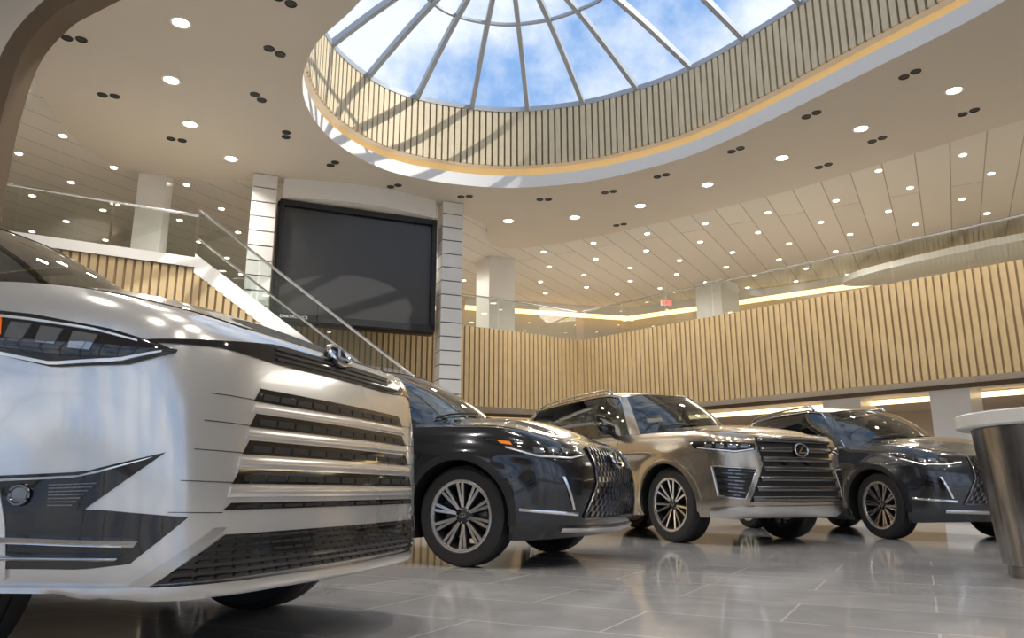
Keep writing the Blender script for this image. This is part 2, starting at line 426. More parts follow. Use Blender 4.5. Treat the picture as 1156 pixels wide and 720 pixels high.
    for t in rt:
        r=gsp(GR,t); ed=ss((rf-r[0])/.5)*ss((r[0]-rr_)/.4)
        rows.append([Vector((r[0],r[1]*k,r[2]+ed*(.055)*(1-abs(k)**2.5)+.004)) for k in np.linspace(1,-1,15)])
    K=15;mb.add([p for r in rows for p in r],[(i*K+k,i*K+k+1,(i+1)*K+k+1,(i+1)*K+k) for i in range(len(rt)-1) for k in range(K-1)],0)
    mb.obj('roof',[bodymat],car,merge=2e-4,ang=50)
    # window trim
    for sg in(-1,1):
        mb=MB()
        lo=[G(sg*t,.02)+Vector((0,sg*.012,0)) for t in np.linspace(2.15,5.85,30)]
        hi=[G(sg*t,.945)+Vector((0,sg*.012,.004)) for t in np.linspace(5.9,2.3,30)]
        mb.tube(lo+hi,.008,0,6,True)
        mb.obj('window_trim',[sp['trim']],car)
    if sp.get('rails'):
        for sg in(-1,1):
            mb=MB();q=[Vector(gsp(GR,t)) for t in np.linspace(3.0,5.9,20)]
            for i,p in enumerate(q):
                p.y=(p.y-.03)*sg;p.z+=.045*min(1,i/2,(19-i)/2)+.01
            mb.tube(q,.014,0,8,rx=.02);mb.obj('roof_rail',[sp['rails']],car)
    for y0,y1 in((-.55,.0),(.1,.62)):
        mb=MB()
        pts_=[G(y/(.42*W) if abs(y)<.42*W else (1+(abs(y)-.42*W)/(.38*W))*(1 if y>0 else -1),.07+.05*((y-y0)/(y1-y0)))+Vector((.012,0,.015)) for y in np.linspace(y0,y1,10)]
        mb.tube(pts_,.008,0,6)
        mb.obj('wiper',[M['black']],car)
    # seats, dash
    zs=zt(-1.2)
    for x,yy in((xw-.95,.38),(xw-.95,-.38),(xw-1.85,.38),(xw-1.85,-.38)):
        mb=MB(); top=zs+(H-zs)*.42
        mb.box((x,yy,zs-.1+(top-zs)/2+.03),(.14,.48,top-zs+.12),0,mat=Matrix.Rotation(math.radians(-12),3,'Y'))
        mb.box((x-.06,yy,top+.10),(.11,.26,.17),0,mat=Matrix.Rotation(math.radians(-10),3,'Y'))
        mb.obj('seat',[sp['seat']],car,bevel=.04)
    mb=MB(); mb.box((xw-.32,0,zs+.03),(.3,1.3*W,.14),0,mat=Matrix.Rotation(math.radians(8),3,'Y'));mb.obj('dashboard',[M['black']],car,bevel=.04)
    mb=MB(); cm=Matrix.Translation((xw-.62,.38,zs+.04))@Matrix.Rotation(math.radians(65),4,'Y')
    mb.tube([cm@Vector((.18*math.cos(a),.18*math.sin(a),0)) for a in np.linspace(0,2*math.pi,25)[:-1]],.014,0,6,True);mb.obj('steering_wheel',[M['black']],car)
    # mirrors
    for sg in(-1,1):
        mb=MB();c=Vector((xw-.50,sg*(W+.07),zt(xw-.5)+.09))
        secs=[(-.10,.04,.055),(-.07,.06,.07),(.02,.072,.078),(.09,.062,.07),(.125,.035,.045)]
        vs=[];NN=16
        for dy,rx,rz in secs:
            for k in range(NN):
                a=2*math.pi*k/NN;ca,sa=math.cos(a),math.sin(a)
                vs.append(c+Vector((rx*abs(ca)**.6*(1 if ca>0 else -1)*(1 if ca>0 else .45),sg*dy,rz*abs(sa)**.6*(1 if sa>0 else -1)+.12*dy)))
        fs=[(i*NN+k,i*NN+(k+1)%NN,(i+1)*NN+(k+1)%NN,(i+1)*NN+k) for i in range(4) for k in range(NN)]+[tuple(range(NN)),tuple(range(4*NN,5*NN))]
        mb.add(vs,fs,0)
        mb.tube([c+Vector((-.02,-sg*.08,-.05)),c+Vector((-.02,-sg*.17,-.09))],.03,1,8)
        mo=mb.obj('side_mirror',[bodymat if not sp.get('bmir') else M['gloss'],M['black']],car,ang=60)
    # doors
    for sg in(-1,1):
        S=Sx(sg)
        for (x0,x1,x1b) in ((xw-.42,xB-.03,xB-.03),(xB-.045,xC-.10,-wb+R+.10)):
            zt0=zt(x0)-.02;zt1=zt(x1)-.02
            top=[(x0,zt0-.01),(x1,zt1-.01)];bot=[(x0-.02,.36),(x1b,.36)]
            if x1!=x1b: top=[(x0,zt0-.01),(x1,zt1-.01)];bot=[(x0,.36),(x1b-.02,.36)]
            mb=MB()
            patch(mb,S,[(a+(.006 if i==0 else -.006),b) for i,(a,b) in enumerate(top)],[(a+(.006 if i==0 else -.006),b-.006) for i,(a,b) in enumerate(bot)],.0015,.01,24,12,1)
            patch(mb,S,top,bot,.0045,.004,24,14,0)
            d=mb.obj('door',[bodymat,M['black']],car)
            hz=zt1-.16; p,nr=snorm(S,x1+.19,hz)
            mb=MB();mb.tube([S(x1+.29,hz)+nr*.012,S(x1+.27,hz)+nr*.035,S(x1+.12,hz+.004)+nr*.035,S(x1+.10,hz+.004)+nr*.012],.009,0,8,rx=.013)
            h=mb.obj('door_handle',[sp['trim'] if sp.get('chh') else bodymat],d)
    # wheel arch trim + sill
    for sg in(-1,1):
        S=Sx(sg)
        for xc in(0,-wb):
            A0,A1=(-.12,math.pi+.15)
            an=np.linspace(A0,A1,28);wd=sp.get('archw',.05)
            top=[(xc+(R+wd)*math.cos(a),max(.27,wr-.01+(R+wd)*math.sin(a))) for a in an];bot=[(xc+(R-.004)*math.cos(a),max(.26,wr-.01+(R-.004)*math.sin(a))) for a in an]
            mb=MB();patch(mb,S,top,bot,.010,.03,40,2,0);mb.obj('wheel_arch',[sp['arch']],car,ang=40)
        mb=MB();patch(mb,S,[(-R-.07,.345),(-wb+R+.07,.345)],[(-R-.05,.25),(-wb+R+.05,.25)],.014,.03,20,3,0,.004);mb.obj('side_skirt',[sp['skirt']],car)
    # rear lamps
    mb=MB();patch(mb,Sr,[(-.9,.98),(.9,.98)],[(-.9,.92),(.9,.92)],.008,.02,30,2);mb.obj('tail_light',[M['red']],car)
    for sg in(-1,1):
        mb=MB();q=[]
        for t in np.linspace(1.6,5.2,30):
            cx,cy=cc(t)
            if cx<xw-.25:break
            p=cap(t,.93*sg);q.append(p+Vector((0,0,.0005)))
        mb.tube(q,.0035,0,4)
        mb.obj('hood_seam',[M['black']],car)
    place_wheels(car,wheel_meshes(wr,sp['rr'],sp['tw'],sp['ns'],sp['twin'],''),wb,wr,W-.03-sp['tw']/2)
    sp['front'](car,Sf,bodymat,sp,snorm,cap)
    return car
def dashes(mb,S,top,bot,rows,cols,mi,w=.55,h=.5,off=.012,dep=.016,stag=True,lean=0):
    T=polyline_frac(top,100);B=polyline_frac(bot,100)
    def at(a,f):
        i=a*100;i=max(0,min(99.999,i));k=int(i);q=i-k
        return tuple((T[k]*(1-q)+T[k+1]*q)*(1-f)+(B[k]*(1-q)+B[k+1]*q)*f)
    for r in range(rows):
        for c in range(cols):
            o=.5 if (stag and r%2) else 0
            a0=(c+o+.5-w/2)/cols;a1=(c+o+.5+w/2)/cols
            if a1>1:continue
            f0=(r+.5-h/2)/rows;f1=(r+.5+h/2)/rows
            patch(mb,S,[at(a0,f0),at(a1,f0)],[at(a0,f1),at(a1,f1)],off,dep,2,1,mi)
def disc(mb,S,a,b,r,off,mi,mi2=None,depth=.03,ra=None):
    p,n=snorm(S,a,b);m=fmat(p+n*off,n);ra=ra or r
    vs=[m@Vector((ra*math.cos(t),r*math.sin(t),0)) for t in np.linspace(0,2*math.pi,25)[:-1]]
    v2=[m@Vector((ra*math.cos(t),r*math.sin(t),-depth)) for t in np.linspace(0,2*math.pi,25)[:-1]]
    mb.add(vs+v2,[tuple(range(24))]+[(i,(i+1)%24,24+(i+1)%24,24+i) for i in range(24)],mi)
    if mi2 is not None: mb.tube(vs,.005,mi2,6,True)
def front_tx(car,Sf,bm,sp,sn,cap):
    mb=MB();patch(mb,Sf,[(-.92,.955),(-.66,.985),(-.4,1.018),(.4,1.018),(.66,.985),(.92,.955)],[(-.92,.948),(-.64,.965),(-.4,.950),(.4,.950),(.64,.965),(.92,.948)],.004,.02,40,3,0)
    for z in(.967,.984,1.001): patch(mb,Sf,[(-.40,z+.004),(.40,z+.004)],[(-.40,z-.003),(.40,z-.003)],.008,.010,20,1,1)
    mb.obj('upper_grille',[M['gloss'],M['black']],car)
    zs=[.84,.76,.678,.592,.508];ws=[.50,.52,.55,.59,.62]
    for i,(z,w) in enumerate(zip(zs,ws)):
        mb=MB()
        h=.022 if i<4 else .011
        patch(mb,Sf,[(-w+.02,z+h),(w-.02,z+h)],[(-w-.012,z-h),(w+.012,z-h)],.002,.012,30,2,0)
        patch(mb,Sf,[(-w+.015,z+h+.002),(w-.015,z+h+.002)],[(-w+.015,z+h-.002),(w-.015,z+h-.002)],.004,.008,30,1,3)
        dashes(mb,Sf,[(-w+.03,z+h*.4),(w-.03,z+h*.4)],[(-w+.02,z-h*.8),(w-.02,z-h*.8)],1,11,2,.86,.7,.004,.010,False)
        mb.obj('grille_slot',[M['gloss'],M['dkchrome'],M['black'],bm],car)
    e=[(a+b)/2 for a,b in zip(zs,zs[1:])]
    for i,z in enumerate(e):
        mb=MB();w=(ws[i]+ws[i+1])/2
        patch(mb,Sf,[(-w,z+.012),(w,z+.012)],[(-w-.01,z-.017),(w+.01,z-.017)],.003,.010,34,4,0,.002)
        mb.obj('grille_bar',[bm],car,ang=60)
    for sg in(-1,1):
        for z,w in zip(zs,ws):
            mb=MB();q=[sn(Sf,sg*(w+.012+f*.16),z-.018+f*.004) for f in np.linspace(0,1,8)]
            mb.tube([p+n*.0002 for p,n in q],.0016,0,4);mb.obj('panel_line',[M['dkchrome']],car)
    mb=MB();T=[(-.62,.43),(.62,.43)];B=[(-.83,.31),(.83,.31)]
    patch(mb,Sf,T,B,.004,.02,40,4,0)
    dashes(mb,Sf,T,B,6,26,1,.8,.35)
    mb.obj('lower_grille',[M['gloss'],M['black']],car)
    mb=MB();patch(mb,Sf,[(-1.45,.315),(-.84,.308),(0,.300),(.84,.308),(1.45,.315)],[(-1.45,.262),(-.84,.258),(0,.254),(.84,.258),(1.45,.262)],.016,.05,50,4,0,.006)
    for sg in(-1,1):
        t=[(.66,.45),(.885,.308)];b=[(.62,.45),(.83,.308)]
        if sg<0:t=neg(t);b=neg(b)
        patch(mb,Sf,t,b,.010,.03,10,2,0)
    mb.obj('bumper_lip',[M['satin']],car,ang=60)
    for sg in(-1,1):
        f=(lambda P:P) if sg>0 else neg
        mb=MB()
        patch(mb,Sf,f([(.78,.938),(.95,.985),(1.2,1.030),(1.62,1.08)]),f([(.78,.93),(.90,.885),(1.1,.875),(1.5,.965)]),.006,.02,24,6,0,.010)
        patch(mb,Sf,f([(.82,.929),(.92,.900),(1.1,.890),(1.3,.929)]),f([(.82,.924),(.92,.891),(1.1,.881),(1.3,.920)]),.017,.012,20,1,1)
        patch(mb,Sf,f([(.88,.954),(1.0,.984),(1.2,1.015),(1.45,1.047)]),f([(.88,.949),(1.0,.978),(1.2,1.008),(1.45,1.039)]),.017,.012,20,1,1)
        for s0 in(.98,1.08,1.18): 
            z0=.945+(s0-.98)*.16
            patch(mb,Sf,f([(s0,z0+.018),(s0+.07,z0+.028)]),f([(s0+.015,z0-.026),(s0+.075,z0-.020)]),.0175,.006,4,2,3,.002)
        patch(mb,Sf,f([(1.29,1.022),(1.46,1.042)]),f([(1.27,.965),(1.42,.985)]),.018,.01,6,2,2)
        mb.obj('headlight',[M['gloss'],M['drl'],M['amber'],M['lens']],car,ang=50)
        mb=MB()
        patch(mb,Sf,f([(.80,.652),(1.0,.60),(1.5,.575)]),f([(1.0,.50),(1.15,.492),(1.5,.492)]),.006,.02,18,4,0)
        patch(mb,Sf,f([(.74,.480),(.95,.502),(1.5,.502)]),f([(.88,.365),(1.0,.353),(1.5,.36)]),.006,.02,18,4,0)
        patch(mb,Sf,f([(.83,.640),(1.0,.592),(1.45,.567)]),f([(.85,.632),(1.0,.586),(1.45,.561)]),.012,.012,10,2,1)
        patch(mb,Sf,f([(.86,.425),(1.4,.445)]),f([(.87,.410),(1.4,.43)]),.03,.03,14,2,1,.006)
        patch(mb,Sf,f([(.90,.388),(1.4,.395)]),f([(.91,.378),(1.4,.385)]),.03,.03,14,2,1,.006)
        dashes(mb,Sf,f([(.96,.575),(1.09,.57)]),f([(1.03,.51),(1.09,.51)]),7,6,2,.95,.35,.010,.01,False)
        disc(mb,Sf,sg*1.16,.54,.024,.014,3,2)
        mb.obj('fog_light',[M['gloss'],M['chrome'],M['dkchrome'],M['lens']],car,ang=50)
    n=Vector((1,0,.75)).normalized();mb=MB();c=Vector((sp['fo']-.060,0,1.046))
    vs=[fmat(c-n*.004,n)@Vector((.066*math.cos(t),.047*math.sin(t),0)) for t in np.linspace(0,2*math.pi,25)[:-1]];v2=[v-n*.04 for v in vs]
    mb.add(vs+v2,[tuple(range(24))]+[(i,(i+1)%24,24+(i+1)%24,24+i) for i in range(24)],1)
    emblem_mesh(mb,fmat(c,n),.78,0,.010);mb.obj('emblem',[M['chrome'],M['gloss']],car)
def front_nx(car,Sf,bm,sp,sn,cap):
    dz=sp.get('dz',0)
    def up(P): return [(a,b+dz) for a,b in P]
    mb=MB();T=up([(-.40,.875),(0,.895),(.40,.875)]);Mi=up([(-.42,.62),(0,.62),(.42,.62)]);B=up([(-.58,.36),(0,.345),(.58,.36)])
    patch(mb,Sf,T,Mi,.004,.02,24,4,0);patch(mb,Sf,Mi,B,.004,.02,24,4,0)
    dashes(mb,Sf,T,Mi,7,13,1,.35,.86,.014,.018);dashes(mb,Sf,Mi,B,6,14,1,.35,.86,.014,.018)
    for a,b in zip([(-.40,.875),(-.42,.62),(-.58,.36),(.40,.875),(.42,.62)],[(-.42,.62),(-.58,.36),(.58,.36),(.42,.62),(.58,.36)]):
        q=[sn(Sf,a[0]+(b[0]-a[0])*f,a[1]+(b[1]-a[1])*f+dz) for f in np.linspace(0,1,12)];mb.tube([p+n*.012 for p,n in q],.011,2,6)
    mb.obj('grille',[M['gloss'],M['dkchrome'],M['dkchrome']],car,ang=50)
    mb=MB();patch(mb,Sf,up([(-.78,.30),(0,.285),(.78,.30)]),up([(-.78,.27),(0,.25),(.78,.27)]),.024,.05,40,3,1,.006);mb.obj('bumper_lip',[M['black'],M['satin']],car)
    for sg in(-1,1):
        f=(lambda P:up(P)) if sg>0 else (lambda P:neg(up(P)))
        mb=MB()
        patch(mb,Sf,f([(.47,.825),(.72,.86),(1.0,.89),(1.40,.935)]),f([(.50,.810),(.70,.772),(.95,.785),(1.30,.895)]),.006,.02,22,5,0,.01)
        patch(mb,Sf,f([(.52,.813),(.70,.786),(.95,.799),(1.2,.867)]),f([(.52,.804),(.70,.775),(.95,.788),(1.2,.855)]),.018,.012,20,1,1)
        for s0 in(.68,.79,.90): patch(mb,Sf,f([(s0,.845),(s0+.075,.855)]),f([(s0,.812),(s0+.075,.818)]),.0185,.008,4,2,3,.003)
        if not dz: patch(mb,Sf,f([(1.16,.903),(1.27,.914)]),f([(1.14,.876),(1.24,.89)]),.019,.01,6,2,2)
        mb.obj('headlight',[M['gloss'],M['drl'],M['amber'],M['lens']],car,ang=50)
        mb=MB()
        patch(mb,Sf,f([(.80,.64),(.98,.68)]),f([(.72,.42),(1.02,.46)]),.006,.02,8,6,0)
        patch(mb,Sf,f([(.66,.40),(1.1,.43)]),f([(.66,.375),(1.1,.41)]),.02,.03,14,2,1,.005)
        patch(mb,Sf,f([(.78,.65),(.80,.65)]),f([(.69,.42),(.71,.42)]),.02,.03,3,8,1)
        mb.obj('air_vent',[M['gloss'],M['chrome']],car,ang=50)
    mb=MB();disc(mb,Sf,0,.775+dz,.068,.035,1,None,.03,.095);p,n=sn(Sf,0,.775+dz);emblem_mesh(mb,fmat(p+n*.042,n),1.15,0,.009);mb.obj('emblem',[M['chrome'],M['gloss']],car)
def front_lx(car,Sf,bm,sp,sn,cap):
    T=[(-.56,1.10),(0,1.12),(.56,1.10)];Mi=[(-.50,.82),(0,.82),(.50,.82)];B=[(-.70,.44),(0,.43),(.70,.44)]
    mb=MB();patch(mb,Sf,T,Mi,.004,.02,24,4,0);patch(mb,Sf,Mi,B,.004,.02,24,4,0)
    zz=np.linspace(1.065,.47,7)
    for z in zz:
        w=.49+(z-.8)*.2 if z>.8 else .49+(.8-z)*.55
        patch(mb,Sf,[(-w,z+.022),(w,z+.022)],[(-w,z-.020),(w,z-.020)],.030,.04,30,3,1,.010)
        patch(mb,Sf,[(-w,z+.026),(w,z+.026)],[(-w,z+.021),(w,z+.021)],.034,.02,30,1,2)
    mb.obj('grille',[M['black'],M['dkchrome'],M['satin']],car,ang=50)
    mb=MB();disc(mb,Sf,0,.965,.066,.045,1,None,.03,.092);p,n=sn(Sf,0,.965);emblem_mesh(mb,fmat(p+n*.055,n),1.1,0,.009);mb.obj('emblem',[M['chrome'],M['gloss']],car)
    mb=MB();patch(mb,Sf,[(-1.1,.38),(-.7,.40),(0,.40),(.7,.40),(1.1,.38)],[(-1.1,.30),(-.7,.27),(0,.27),(.7,.27),(1.1,.30)],.026,.05,40,4,0,.01);mb.obj('bumper_lip',[M['satin']],car,ang=50)
    for sg in(-1,1):
        f=(lambda P:P) if sg>0 else neg
        mb=MB()
        patch(mb,Sf,f([(.58,1.03),(.85,1.045),(1.32,1.07)]),f([(.58,.965),(.80,.935),(1.24,.99)]),.006,.02,22,5,0,.01)
        patch(mb,Sf,f([(.60,.978),(.80,.952),(1.20,1.000)]),f([(.60,.967),(.80,.940),(1.20,.988)]),.018,.012,20,1,1)
        for s0 in(.66,.78,.90,1.02): patch(mb,Sf,f([(s0,1.022),(s0+.08,1.026)]),f([(s0,.982),(s0+.08,.984)]),.0185,.008,4,2,3,.003)
        mb.obj('headlight',[M['gloss'],M['drl'],M['amber'],M['lens']],car,ang=50)
        mb=MB();t=f([(.60,.76),(1.04,.79)]);b=f([(.76,.48),(1.0,.51)])
        patch(mb,Sf,t,b,.006,.02,12,6,0);dashes(mb,Sf,t,b,8,3,1,.9,.4)
        c=[(.59,.77),(1.06,.80),(1.02,.50),(.75,.47)];c=f(c)
        for a,bb in zip(c,c[1:]+c[:1]): mb.tube([p+n*.01 for p,n in [sn(Sf,a[0]+(bb[0]-a[0])*q,a[1]+(bb[1]-a[1])*q) for q in np.linspace(0,1,8)]],.009,2,6)
        mb.obj('air_intake',[M['black'],M['dkchrome'],M['satin']],car,ang=50)
TX=dict(W=.985,fo=.95,ro=1.22,wb=2.95,wr=.40,H=1.86,rr=.28,tw=.25,ns=10,twin=.10,crown=.10,cf=[(0,0),(.012,.36),(.04,.64),(.14,.83),(.38,.94),(.85,.99)],
  bot=([-4.3,-3.6,-.5,.5,.75,.95],[.34,.24,.24,.30,.28,.262]),top=([-4.2,-3.2,-1.2,-.5,.1,.6,.87,.95],[1.20,1.19,1.17,1.17,1.155,1.12,1.075,1.05]),
  nose=([0,.1,.3,.6,.85,.95,1],[-.02,0,.0,-.015,-.04,-.06,-.10]),side=([0,.12,.35,.6,.8,.92,1],[.94,.965,.985,1.0,.99,.975,.945]),
  gb=dict(xw=-.2,xR=-4.05,xB=-1.70,xC=-2.75,xD=-3.6,rf=-.98,rr=-3.85,zf=1.76),
  clad=M['black'],trim=M['chrome'],rails=M['satin'],arch=None,skirt=None,seat=M['seatb'],front=front_tx)
NX=dict(W=.93,fo=.92,ro=1.03,wb=2.69,wr=.37,H=1.69,rr=.262,tw=.235,ns=10,twin=.09,crown=.10,flare=.04,
  bot=([-3.7,-3.2,-.5,.5,.92],[.34,.22,.20,.20,.22]),top=([-3.7,-2.8,-1.2,-.5,.1,.6,.82,.92],[1.14,1.10,1.05,1.045,1.03,.985,.94,.905]),
  nose=([0,.15,.3,.5,.7,.88,.95,1],[-.10,-.02,.0,.015,.0,-.06,-.10,-.16]),side=([0,.12,.35,.6,.8,.92,1],[.94,.965,.985,1.0,.985,.96,.92]),
  gb=dict(xw=-.30,xR=-3.55,xB=-1.6,xC=-2.5,xD=-3.1,rf=-1.08,rr=-3.2,zf=1.61,dd=.25,rd=.07),
  clad=M['black'],trim=M['chrome'],rails=None,arch=M['black'],skirt=M['black'],seat=M['seatb'],front=front_nx,low=.3,bmir=1)
LX=dict(W=.99,fo=.98,ro=1.27,wb=2.85,wr=.405,H=1.87,rr=.285,tw=.26,ns=7,twin=.17,crown=.085,flare=.04,
  bot=([-4.1,-3.5,-.5,.5,.98],[.42,.30,.28,.28,.28]),top=([-4.1,-3,-1.2,-.5,.1,.6,.88,.98],[1.27,1.23,1.20,1.20,1.19,1.17,1.145,1.13]),
  nose=([0,.12,.3,.6,.85,.95,1],[-.08,0,.02,.01,-.01,-.03,-.07]),side=([0,.12,.35,.6,.8,.92,1],[.94,.965,.985,.995,1.0,.98,.95]),
  gb=dict(xw=-.50,xR=-4.0,xB=-1.7,xC=-2.65,xD=-3.5,rf=-1.1,rr=-3.9,zf=1.78,dd=.05),
  clad=M['black'],trim=M['chrome'],rails=M['satin'],arch=None,skirt=None,seat=M['seatw'],front=front_lx,chh=True,bmir=1)
RX=dict(NX);RX.update(W=.96,wb=2.78,ro=1.0,wr=.385,H=1.73,rr=.272,dz=.05,rails=M['satin'],
  top=([-3.75,-2.8,-1.2,-.5,.1,.6,.82,.92],[1.18,1.14,1.10,1.09,1.08,1.035,.99,.955]),
  gb=dict(xw=-.34,xR=-3.62,xB=-1.62,xC=-2.55,xD=-3.2,rf=-1.08,rr=-3.4,zf=1.64,dd=.15,rd=.03))
p1=paint('pearl_silver_paint',(.70,.695,.685),.65,.20);p2=paint('graphite_black_paint',(.014,.017,.024),.5,.16);p3=paint('champagne_silver_paint',(.45,.395,.325),.85,.2);p4=paint('dark_grey_paint',(.042,.047,.057),.6,.18)
def mk(base,bm,**k):
    d=dict(base);d.update(k)
    for q in('arch','skirt'):
        if d[q] is None:d[q]=bm
    return d
build_car(mk(TX,p1),(-1.495,3.07),-18,'pearl silver three-row suv with body-coloured slatted grille',p1)
build_car(mk(NX,p2),(.02,6.61),-27,'glossy black compact suv with mesh spindle grille',p2)
build_car(mk(LX,p3),(2.58,9.0),-61.6,'large champagne silver suv with seven-bar grille and cream seats',p3)
build_car(mk(RX,p4),(5.26,9.48),-74,'dark grey suv parked beside the champagne silver one',p4)
# ------------------------------------------------------------------ building
HC=7.9;HU=8.05
def poly(name,loops,z,mat,kind='structure'):
    bm=bmesh.new()
    for L in loops:
        vs=[bm.verts.new((x,y,z)) for x,y in L]
        for a,b in zip(vs,vs[1:]+vs[:1]): bm.edges.new((a,b))
    bmesh.ops.triangle_fill(bm,use_beauty=True,edges=bm.edges[:])
    me=bpy.data.meshes.new(name);bm.to_mesh(me);bm.free();me.materials.append(mat)
    o=bpy.data.objects.new(name,me);COL.objects.link(o);o['kind']=kind;return o
ocp=[(-4.0,13.2),(-3.8,15.1),(-2.7,16.7),(-.6,17.5),(1.2,17.35),(2.7,16.7),(4.36,15.3),(6.4,12.2),(7.58,10.2),(8.2,8.0),(7.6,5.6),(5.7,4.0),(3.2,3.7),(.8,5),(-.9,7.4),(-2.2,10.0),(-3.4,11.5)]
OC=resample(spline(ocp,10),.25,True)
def offs(L,d):
    out=[];n=len(L);A=sum(L[i][0]*L[(i+1)%n][1]-L[(i+1)%n][0]*L[i][1] for i in range(n));s=1 if A>0 else -1
    for i in range(n):
        a=L[i-1];b=L[(i+1)%n];dx,dy=b[0]-a[0],b[1]-a[1];l=math.hypot(dx,dy);out.append((L[i][0]+s*dy/l*d,L[i][1]-s*dx/l*d))
    return out
YS=-8
edge=spline([(19.8,4.2),(14.2,9.8),(10.4,14.0),(7.1,17.6),(3.1,20.8),(.7,22.2),(-.5,22.2),(-.75,21.2),(-.75,20.3),(-1.35,19.4),(-2.0,18.75)],8,False)+[(-5.9,17.15)]+spline([(-7.4,17.0),(-8.7,16.7),(-9.4,15.6),(-9.0,13.1),(-8.2,11.3),(-7.8,9.0),(-8.3,5),(-9.5,0),(-11,YS)],8,False)
main=edge+[(19.8,YS)]
poly('ceiling',[main,OC],HC,M['ceil'])
poly('ceiling_upper',[[(-18,YS),(22,YS),(22,34),(-18,34)],offs(OC,.05)],HU,M['plank'])
mb=MB()
for a,b in zip(edge,edge[1:]): mb.add([(*a,HC),(*b,HC),(*b,HU),(*a,HU)],[(0,1,2,3)],0)
tag(mb.obj('trim_1',[M['ceil']]),kind='structure')
def loopstrip(mb,L,z0,z1,mi=0,L2=None,closed=True):
    n=len(L);L2=L2 or L
    for i in range(n if closed else n-1):
        j=(i+1)%n;mb.add([(*L[i],z0),(*L[j],z0),(*L2[j],z1),(*L2[i],z1)],[(0,1,2,3)],mi)
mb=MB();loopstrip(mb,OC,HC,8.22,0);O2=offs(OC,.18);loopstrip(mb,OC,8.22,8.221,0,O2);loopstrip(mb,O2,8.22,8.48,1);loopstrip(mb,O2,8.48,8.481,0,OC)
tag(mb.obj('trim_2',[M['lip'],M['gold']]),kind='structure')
def slats(mb,pts,zb,zt,pitch=.15,w=.105,d=.035,side=1,closed=False,back=True):
    P=resample(pts,pitch,closed);n=len(P)
    fb=zb if callable(zb) else (lambda x,y:zb);ft=zt if callable(zt) else (lambda x,y:zt)
    for i in range(n if closed else n-1):
        a=Vector(P[i]);b=Vector(P[(i+1)%n]);t=(b-a).normalized();nr=Vector((t.y,-t.x))*side;c=(a+b)/2
        z0,z1=fb(c.x,c.y),ft(c.x,c.y)
        if z1-z0<.03: continue
        if back:
            mb.add([(*a,fb(*a)),(*b,fb(*b)),(*b,ft(*b)),(*a,ft(*a))],[(0,1,2,3)],1)
        q=[c-t*w/2,c+t*w/2,c+t*w/2+nr*d,c-t*w/2+nr*d]
        mb.add([(*p,z0) for p in q]+[(*p,z1) for p in q],[(2,3,7,6),(1,2,6,5),(3,0,4,7),(0,1,2,3),(4,5,6,7)],0)
mb=MB();slats(mb,OC,8.48,9.95,.16,.115,.05,1,True);o=mb.obj('trim_3',[M['woodl'],M['woodb']],smooth=False);tag(o,kind='structure')
# skylight
A=Vector((-.1,13.2,11.5));B=Vector((3.6,7.6,11.5))
def ridge(p):
    d=B-A;f=max(0,min(1,((Vector((p[0],p[1],11.5))-A).dot(d))/d.dot(d)));return A+d*f
RB=resample(OC,1.42,True)
fr=MB();gl=MB()
for f,rad in((0,.09),(.50,.045)):
    L=[]
    for p in OC:
        r=ridge(p);b=Vector((*p,10.0));q=b.lerp(r,f);q.z+=.25*math.sin(math.pi*f*.9);L.append(q)
    fr.tube(L,rad,0,4,True)
for p in RB:
    r=ridge(p);b=Vector((*p,10.0));L=[]
    for f in np.linspace(0,1,9):
        q=b.lerp(r,f);q.z+=.25*math.sin(math.pi*f*.9);L.append(q)
    fr.tube(L,.10,0,4,rx=.075)
fr.tube([A+Vector((0,0,.1)),B+Vector((0,0,.1))],.12,0,6)
w1=fr.obj('window_1',[M['mull']],smooth=False);tag(w1,kind='structure')
for i,p in enumerate(OC):
    p2=OC[(i+1)%len(OC)]
    for f0,f1 in zip(np.linspace(0,1,7),np.linspace(0,1,7)[1:]):
        def q(p,f):
            v=Vector((*p,10.04)).lerp(ridge(p),f);v.z+=.05+.25*math.sin(math.pi*f*.9);return v
        gl.add([q(p,f0),q(p2,f0),q(p2,f1),q(p,f1)],[(0,1,2,3)],0)
gl.obj('glass_pane',[M['sky']],w1,merge=1e-3)
# mezzanine
bandR=[(19.9,4.1),(10.1,14.2),(2.07,22.5)];bandB=spline([(2.07,22.5),(.2,21.2),(-1.41,20.3),(-3.5,19.6),(-5.66,19.1),(-7.2,18.7)],4,False)
bandL=[(-17.9,7.4),(-13,10.27),(-9,12.6),(-6.25,14.2)]
ZT=5.0;ZB=2.8
mb=MB();slats(mb,bandR,ZB,ZT,.15,.105,.035,-1);tag(mb.obj('wall_right_mezzanine',[M['wood'],M['woodb']],smooth=False),kind='structure')
mb=MB();slats(mb,bandB,ZB,ZT,.15,.105,.035,-1);tag(mb.obj('wall_back_mezzanine',[M['wood'],M['woodb']],smooth=False),kind='structure')
mb=MB();slats(mb,bandL,ZB,ZT-.18,.15,.105,.035,1);slats(mb,[(-6.25,14.2),(-7.2,18.7)],ZB,ZT-.18,.15,.105,.035,1)
L=bandL+[(-7.2,18.7)]
for a,b in zip(L,L[1:]):
    a=Vector(a);b=Vector(b);t=(b-a).normalized();nr=Vector((t.y,-t.x))*.07
    mb.add([(*(a+nr),ZT-.18),(*(b+nr),ZT-.18),(*(b+nr),ZT+.02),(*(a+nr),ZT+.02),(*(a-nr),ZT+.02),(*(b-nr),ZT+.02)],[(0,1,2,3),(3,2,5,4)],2)
tag(mb.obj('wall_left_mezzanine',[M['wood'],M['woodb'],M['lip']],smooth=False),kind='structure')
